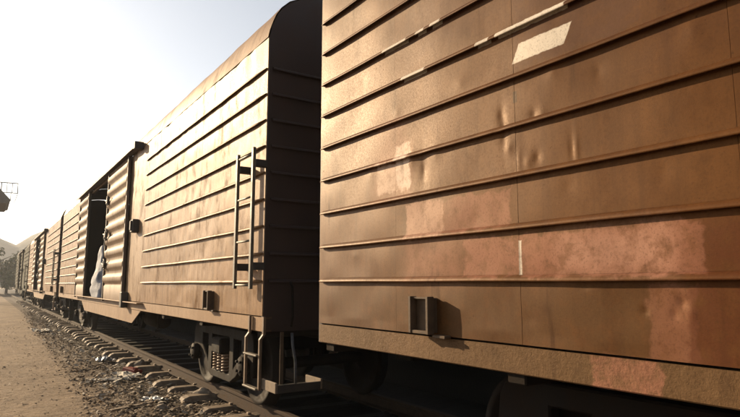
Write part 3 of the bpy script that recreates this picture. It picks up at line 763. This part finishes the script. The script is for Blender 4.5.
# dry leaves and scraps
def scraps(name, n, xr, yr, sr, mat, seed, lim=0.0, lift=0.0):
    rnd = random.Random(seed); V = []; F = []
    for i in range(n):
        y = yr[0] + (yr[1]-yr[0])*rnd.random()**1.5; x = rnd.uniform(*xr)
        if x < edge_x(y) + abs(rnd.gauss(0,.25)) - .12 + lim: continue
        s = sr[0] + (sr[1]-sr[0])*rnd.random()**2; w = s*rnd.uniform(.15,.8)
        rot = Matrix.Rotation(rnd.uniform(0,6.28), 3, 'Z') @ Matrix.Rotation(rnd.gauss(0,.3), 3, 'X') @ Matrix.Rotation(rnd.gauss(0,.25), 3, 'Y')
        c = Vector((x, y, ground_z(x, y) + .042 + lift + rnd.random()*.015)); o = len(V); h = .25*s
        for q in ((-s,-w,0),(0,-w*1.1,h),(s,-w*.6,0),(s,w*.7,0),(0,w,h*.8),(-s,w*.8,0)): V.append(tuple(c + rot @ Vector(q)))
        F += [(o,o+1,o+4,o+5),(o+1,o+2,o+3,o+4)]
    me = bpy.data.meshes.new(name); me.from_pydata(V, [], F); me.materials.append(mat)
    o = bpy.data.objects.new(name, me); COL.objects.link(o); tag(o, kind='stuff'); return o
M['leaf'] = simple("dry_leaf", (.20,.135,.08), (.46,.34,.22), 5, .8, .2, 30)
M['scrap'] = simple("pale_scrap", (.42,.35,.26), (.62,.55,.45), 6, .8, .2, 30)
scraps("dry_leaves", 9000, (1.05, 3.0), (6, 45), (.012, .04), M['leaf'], 21)
o = scraps("dry_leaves", 700, (-1.6, 1.5), (6, 30), (.010, .035), M['leaf'], 23, -9, -.03)
scraps("litter_scraps", 1000, (1.25, 2.7), (6.5, 34), (.015, .065), M['scrap'], 22)

def gz(x, y): return ground_z(x, y) + .03
# single pieces of litter
def crumple(name, loc, sx, sy, h, mat, label, cat, rz=0, seed=1, group=None):
    m = MB(); n = 9; vs = []
    for j in range(n):
        for i in range(n):
            u, v_ = i/(n-1)-.5, j/(n-1)-.5
            q = 1 - .18*ns(u*5, v_*5, seed)
            vs.append((u*sx*q, v_*sy*q, h*(.5 + ns(u*4, v_*4, seed*1.7)) + .25*h*ns(u*11, v_*11, seed)))
    m.add(vs, [(j*n+i, j*n+i+1, (j+1)*n+i+1, (j+1)*n+i) for j in range(n-1) for i in range(n-1)], False)
    z0 = min(v_[2] for v_ in vs)
    o = m.build(name, mat, None, (loc[0], loc[1], gz(*loc) - z0 - .008), (0,0,rz)); return tag(o, label, cat, group)
paper = simple("dirty_paper", (.55,.48,.38), (.74,.68,.57), 9, .85, .2, 40)
foil = simple("grey_plastic_film", (.36,.35,.33), (.62,.60,.57), 9, .45, .2, 40)
redm = simple("red_carton", (.30,.045,.03), (.42,.08,.05), 8, .6, .2, 40)
crumple("paper_sheet", (2.13, 10.95), .34, .62, .07, paper, "crumpled cream paper sheet beside the red carton", "paper", .3, 2)
m = MB(); m.cbox(-.10,.10,-.16,.16,0,.11,.012); m.box(-.09,-.02,-.161,-.10,.105,.15)
tag(m.build("carton", redm, None, (2.34, 11.5, gz(2.34, 11.5)-.01), (.12,.1,.5)), "small crushed red carton by the sleepers", "carton")
crumple("newspaper", (1.86, 10.5), .22, .5, .05, paper, "flat dirty newspaper piece lying just on the path side of the cream sheet", "paper", 1.0, 3)
crumple("plastic_bag", (2.13, 13.4), .34, .5, .09, foil, "pale flattened plastic bag lying beside the hooked sleeper ends", "plastic bag", .2, 4)
crumple("plastic_film", (2.02, 8.45), .22, .34, .06, foil, "grey plastic film scrap behind the long pale board", "plastic film", .7, 5)
crumple("wrapper", (1.58, 10.65), .14, .2, .05, paper, "small whitish wrapper near the path edge", "wrapper", .4, 6)
crumple("cardboard", (1.52, 12.3), .16, .42, .03, simple("cardboard_tan", (.42,.30,.18), (.55,.40,.25), 8, .85), "tan cardboard strip on the edge of the path", "cardboard", 1.2, 7)
crumple("white_rag", (1.68, 22.6), .5, .9, .08, paper, "white rag lying far along the path edge", "rag", .2, 8)
m = MB(); m.cbox(-.28,.28,-.035,.035,0,.022,.004)
tag(m.build("plank", M['board'], None, (1.67, 8.08, gz(1.67, 8.08)+.002), (.02,-.03,.28)), "long pale splintered board lying across the rubble", "plank")
m = MB(); m.cbox(-.2,.2,-.025,.025,0,.03,.004)
tag(m.build("plank", M['board'], None, (2.12, 8.5, gz(2.12, 8.5)), (.02,.05,.55)), "short board end lying beside the sleeper ends", "plank")
m = MB(); m.tube([(-.16,0,.012),(.02,.02,.02),(.17,-.01,.012)], .008, 6)
tag(m.build("stick", M['board'], None, (1.42, 9.15, gz(1.42, 9.15)-.01), (0,0,.1)), "thin pale stick lying on the path edge", "stick")
def rock(loc, s, label, seed):
    bm = bmesh.new(); bmesh.ops.create_icosphere(bm, subdivisions=3, radius=1)
    for v_ in bm.verts:
        k = 1 + .28*ns(v_.co.x*1.4+seed, v_.co.y*1.4, v_.co.z*1.4) + .08*ns(v_.co.x*5, v_.co.y*5, v_.co.z*5+seed)
        v_.co = Vector((v_.co.x*s[0]*k, v_.co.y*s[1]*k, v_.co.z*s[2]*k))
    tag(MB().bm(bm).build("rock", M['palestone'], None, (loc[0], loc[1], gz(*loc)+s[2]*.4), (0,0,seed)), label, "rock", "larger rocks by the rail")
M['palestone'] = simple("pale_stone", (.30,.24,.18), (.46,.38,.29), 8, .9, .6, 40, .01)
rock((2.70, 8.45), (.10,.14,.10), "rounded pale rock against the rail below the bogie springs", 1)
rock((1.95, 7.75), (.06,.07,.05), "small pale rock beyond the end of the long board", 2)
rock((2.2, 9.3), (.07,.06,.05), "angular rock between two sleeper ends", 5)
rock((2.66, 12.3), (.13,.10,.09), "dusty rock on the sleepers below the open doorway", 7)

# ------------------------------------------------------------------ canopy at the left edge
cn = empty("canopy", (-2.0, 62, 0)); tag(cn, "grey platform canopy corner with railing on its roof, at the left edge", "canopy")
cm = simple("weathered_canopy", (.14,.12,.10), (.2,.175,.145), 2, .85, .2, 10)
def cpos(x30, z30): k = 62/30; return (x30*k + 2.0, EYE + z30*k)
m = MB(); x1, zt = cpos(.60, 3.66); x2, zr = cpos(.2, 4.10); zb = cpos(.6, 3.48)[1]
m.sweep([(x1,zt),(x2,zr),(-1.2,zr+.55),(-1.2,zb),(x1-.28,zb),(x1-.16,zb+.16),(x1,zb+.22)], [((0,y_,0),(1,0,0),(0,0,1)) for y_ in (-1.2, 6.5)]); m.build("roof_slab", cm, cn)
for y_ in (0, 5.5): MB().cbox(-.15,.15,y_-.15,y_+.15,0,zb+.05,.02).build("post", cm, cn)
m = MB(); xr = cpos(.86, 0)[0]; zr1, zr0 = cpos(0,4.47)[1], cpos(0,4.03)[1]
xl = -.9; m.tube([(xl,0,zr1),(xr,0,zr1)], .05, 6); m.tube([(xl,0,zr0),(xr,0,zr0)], .045, 6)
m.build("top_rail", cm, cn)
for i in range(12):
    xx = xl + (xr-xl)*i/11; MB().tube([(xx,0,zr0-(.5 if xx < x2 else 0)),(xx,0,zr1)], .032 if i % 4 else .05, 6).build("baluster", cm, cn)
MB().tube([(xr,0,zr1),(xr+.03,0,zr0),(xr-.1,0,zr0-.6),(xr-.25,0,zr0-.95),(xr-.5,0,zr0-.75),(xr-.5,0,zr0)], .03, 5).build("cable", cm, cn)
MB().tube([(xr,0,zr1),(xr+.5,0,zr1+.03)], .018, 5).build("rail_stub", cm, cn)

# ------------------------------------------------------------------ distance: hill, building, trees
hm = simple("wooded_hill", (.035,.045,.022), (.06,.07,.035), .06, .95, .5, .2, 2)
def hz(x, y):
    h = 22*math.exp(-((x+3)/11)**2) + 21*math.exp(-((x-34)/20)**2) + 14*math.exp(-((x-90)/40)**2) + 18*math.exp(-((x-230)/150)**2) + 24*math.exp(-((x+180)/110)**2) + 14
    h += 3.2*ns(x*.03, y*.03, 1) + 1.8*ns(x*.12, y*.12, 2)
    r = max(0, min(1, (y-385)/90)); return h*r*(2-r) - .3
tag(sheet("hill", [-480+9*i for i in range(120)], [385+12*i for i in range(22)], hm, hz), kind='structure')

def tree(name, loc, h, r, seed, label, leafmat, n=1500, leaf=.28):
    rnd = random.Random(seed); root = empty(name, (loc[0], loc[1], 0)); tag(root, label, "tree", "trees beyond the end of the train")
    m = MB(); m.tube([(0,0,-.2),(.1,.05,h*.25),(.05,-.1,h*.5),(0,0,h*.8)], [h*.035,h*.028,h*.018,h*.006], 8)
    for i in range(7):
        a = i*2.4 + rnd.random(); z = h*(.28+.07*i)
        m.tube([(0.05,0,z),(math.cos(a)*r*.4,math.sin(a)*r*.4,z+h*.1),(math.cos(a)*r*.75,math.sin(a)*r*.75,z+h*.17)], [h*.013,h*.009,h*.003], 5)
    m.build("trunk", M['bark'], root)
    V = []; F = []; cl = []
    for i in range(22):
        a = rnd.uniform(0,6.28); q = rnd.random()**.5; z = rnd.uniform(.16,.93)
        k = math.sin(min(1, (1-z)/.5+.25)*1.57); cl.append((Vector((math.cos(a)*r*q*k, math.sin(a)*r*q*k, h*z)), r*rnd.uniform(.2,.4)))
    for i in range(n):
        c, cr = rnd.choice(cl); d = Vector((rnd.gauss(0,1), rnd.gauss(0,1), rnd.gauss(0,.8))).normalized()*cr*rnd.random()**.4
        p = c + d; u = Vector((rnd.gauss(0,1), rnd.gauss(0,1), rnd.gauss(0,1))).normalized(); w = u.cross(Vector((rnd.gauss(0,1), rnd.gauss(0,1), rnd.gauss(0,1)))).normalized()
        s = leaf*rnd.uniform(.5,1.2); o = len(V)
        V += [tuple(p-u*s), tuple(p+w*s*.5), tuple(p+u*s), tuple(p-w*s*.5)]; F.append((o,o+1,o+2,o+3))
    me = bpy.data.meshes.new("crown"); me.from_pydata(V, [], F); me.materials.append(leafmat)
    o = bpy.data.objects.new("crown", me); COL.objects.link(o); o.parent = root; return root
M['bark'] = simple("bark", (.06,.045,.035), (.1,.08,.06), 3, .9, .4, 20, .02)
def leafm(name, a, b):
    t = NT(name); v = t.coord(); return t.finish(t.mix(t.ramp(t.noise(v, .9, 3, .6), .3, .7), a, b), .7, None, None, .3)
lf1, lf2 = leafm("leaves_dark", (.035,.05,.02), (.07,.09,.035)), leafm("leaves_olive", (.06,.07,.03), (.10,.11,.05))
T = [((2.9,119),6.6,2.4,"small tree in the gap beside the far green boxcar",lf2),((-.9,121),7.0,2.6,"low tree behind the pale hut",lf1),((1.0,112),7.8,2.9,"rounded dark tree standing left of the far green boxcar",lf1),((4.6,122),7.4,2.8,"olive tree half hidden behind the far end of the train",lf2),
     ((-3.5,108),8.6,3.2,"broad tree cut by the left picture edge",lf1),((9.5,130),8.2,3.4,"tree hidden mostly behind the train's far car",lf2),((-9,118),9,3.5,"tall tree out past the canopy",lf1)]
for i, (lc, h, r, lb, mt) in enumerate(T): tree("leafy_tree", lc, h, r, 40+i, lb, mt, 2200)
gm = simple("dim_window_glass", (.05,.055,.06), (.08,.085,.09), .5, .25, 0, 1)
ht = empty("hut", (0.2, 104, 0)); tag(ht, "low pale hut below the trees at the left edge", "hut")
pm = simple("limewash", (.5,.47,.42), (.6,.57,.5), 1, .9, .2, 10)
MB().box(-2.2,1.5,-2,2,-.2,2.0).build("wall", pm, ht)
MB().sweep([(-2.6,2.0),(1.9,2.0),(1.9,2.1),(-.35,2.85),(-2.6,2.1)], [((0,y_,0),(1,0,0),(0,0,1)) for y_ in (-2.3,2.3)]).build("roof", cm, ht)
MB().box(.2,.9,-2.06,-1.98,.7,1.4).build("window", gm, ht); MB().box(-1.4,-.6,-2.06,-1.98,-.1,1.7).build("door", M['darkiron'], ht)

# ------------------------------------------------------------------ dusty air
hz_t = bpy.data.materials.new("dusty_air"); hz_t.use_nodes = True; hn = hz_t.node_tree; hn.nodes.clear()
pv = hn.nodes.new("ShaderNodeVolumePrincipled"); ho = hn.nodes.new("ShaderNodeOutputMaterial"); hn.links.new(pv.outputs[0], ho.inputs['Volume'])
pv.inputs['Color'].default_value = (.88,.92,1.0,1); pv.inputs['Density'].default_value = .0005; pv.inputs['Anisotropy'].default_value = .45
m = MB(); m.box(-560,660,-80,700,-1.1,52)
tag(m.build("haze", hz_t), "thin pale dusty air", None, None, 'stuff')
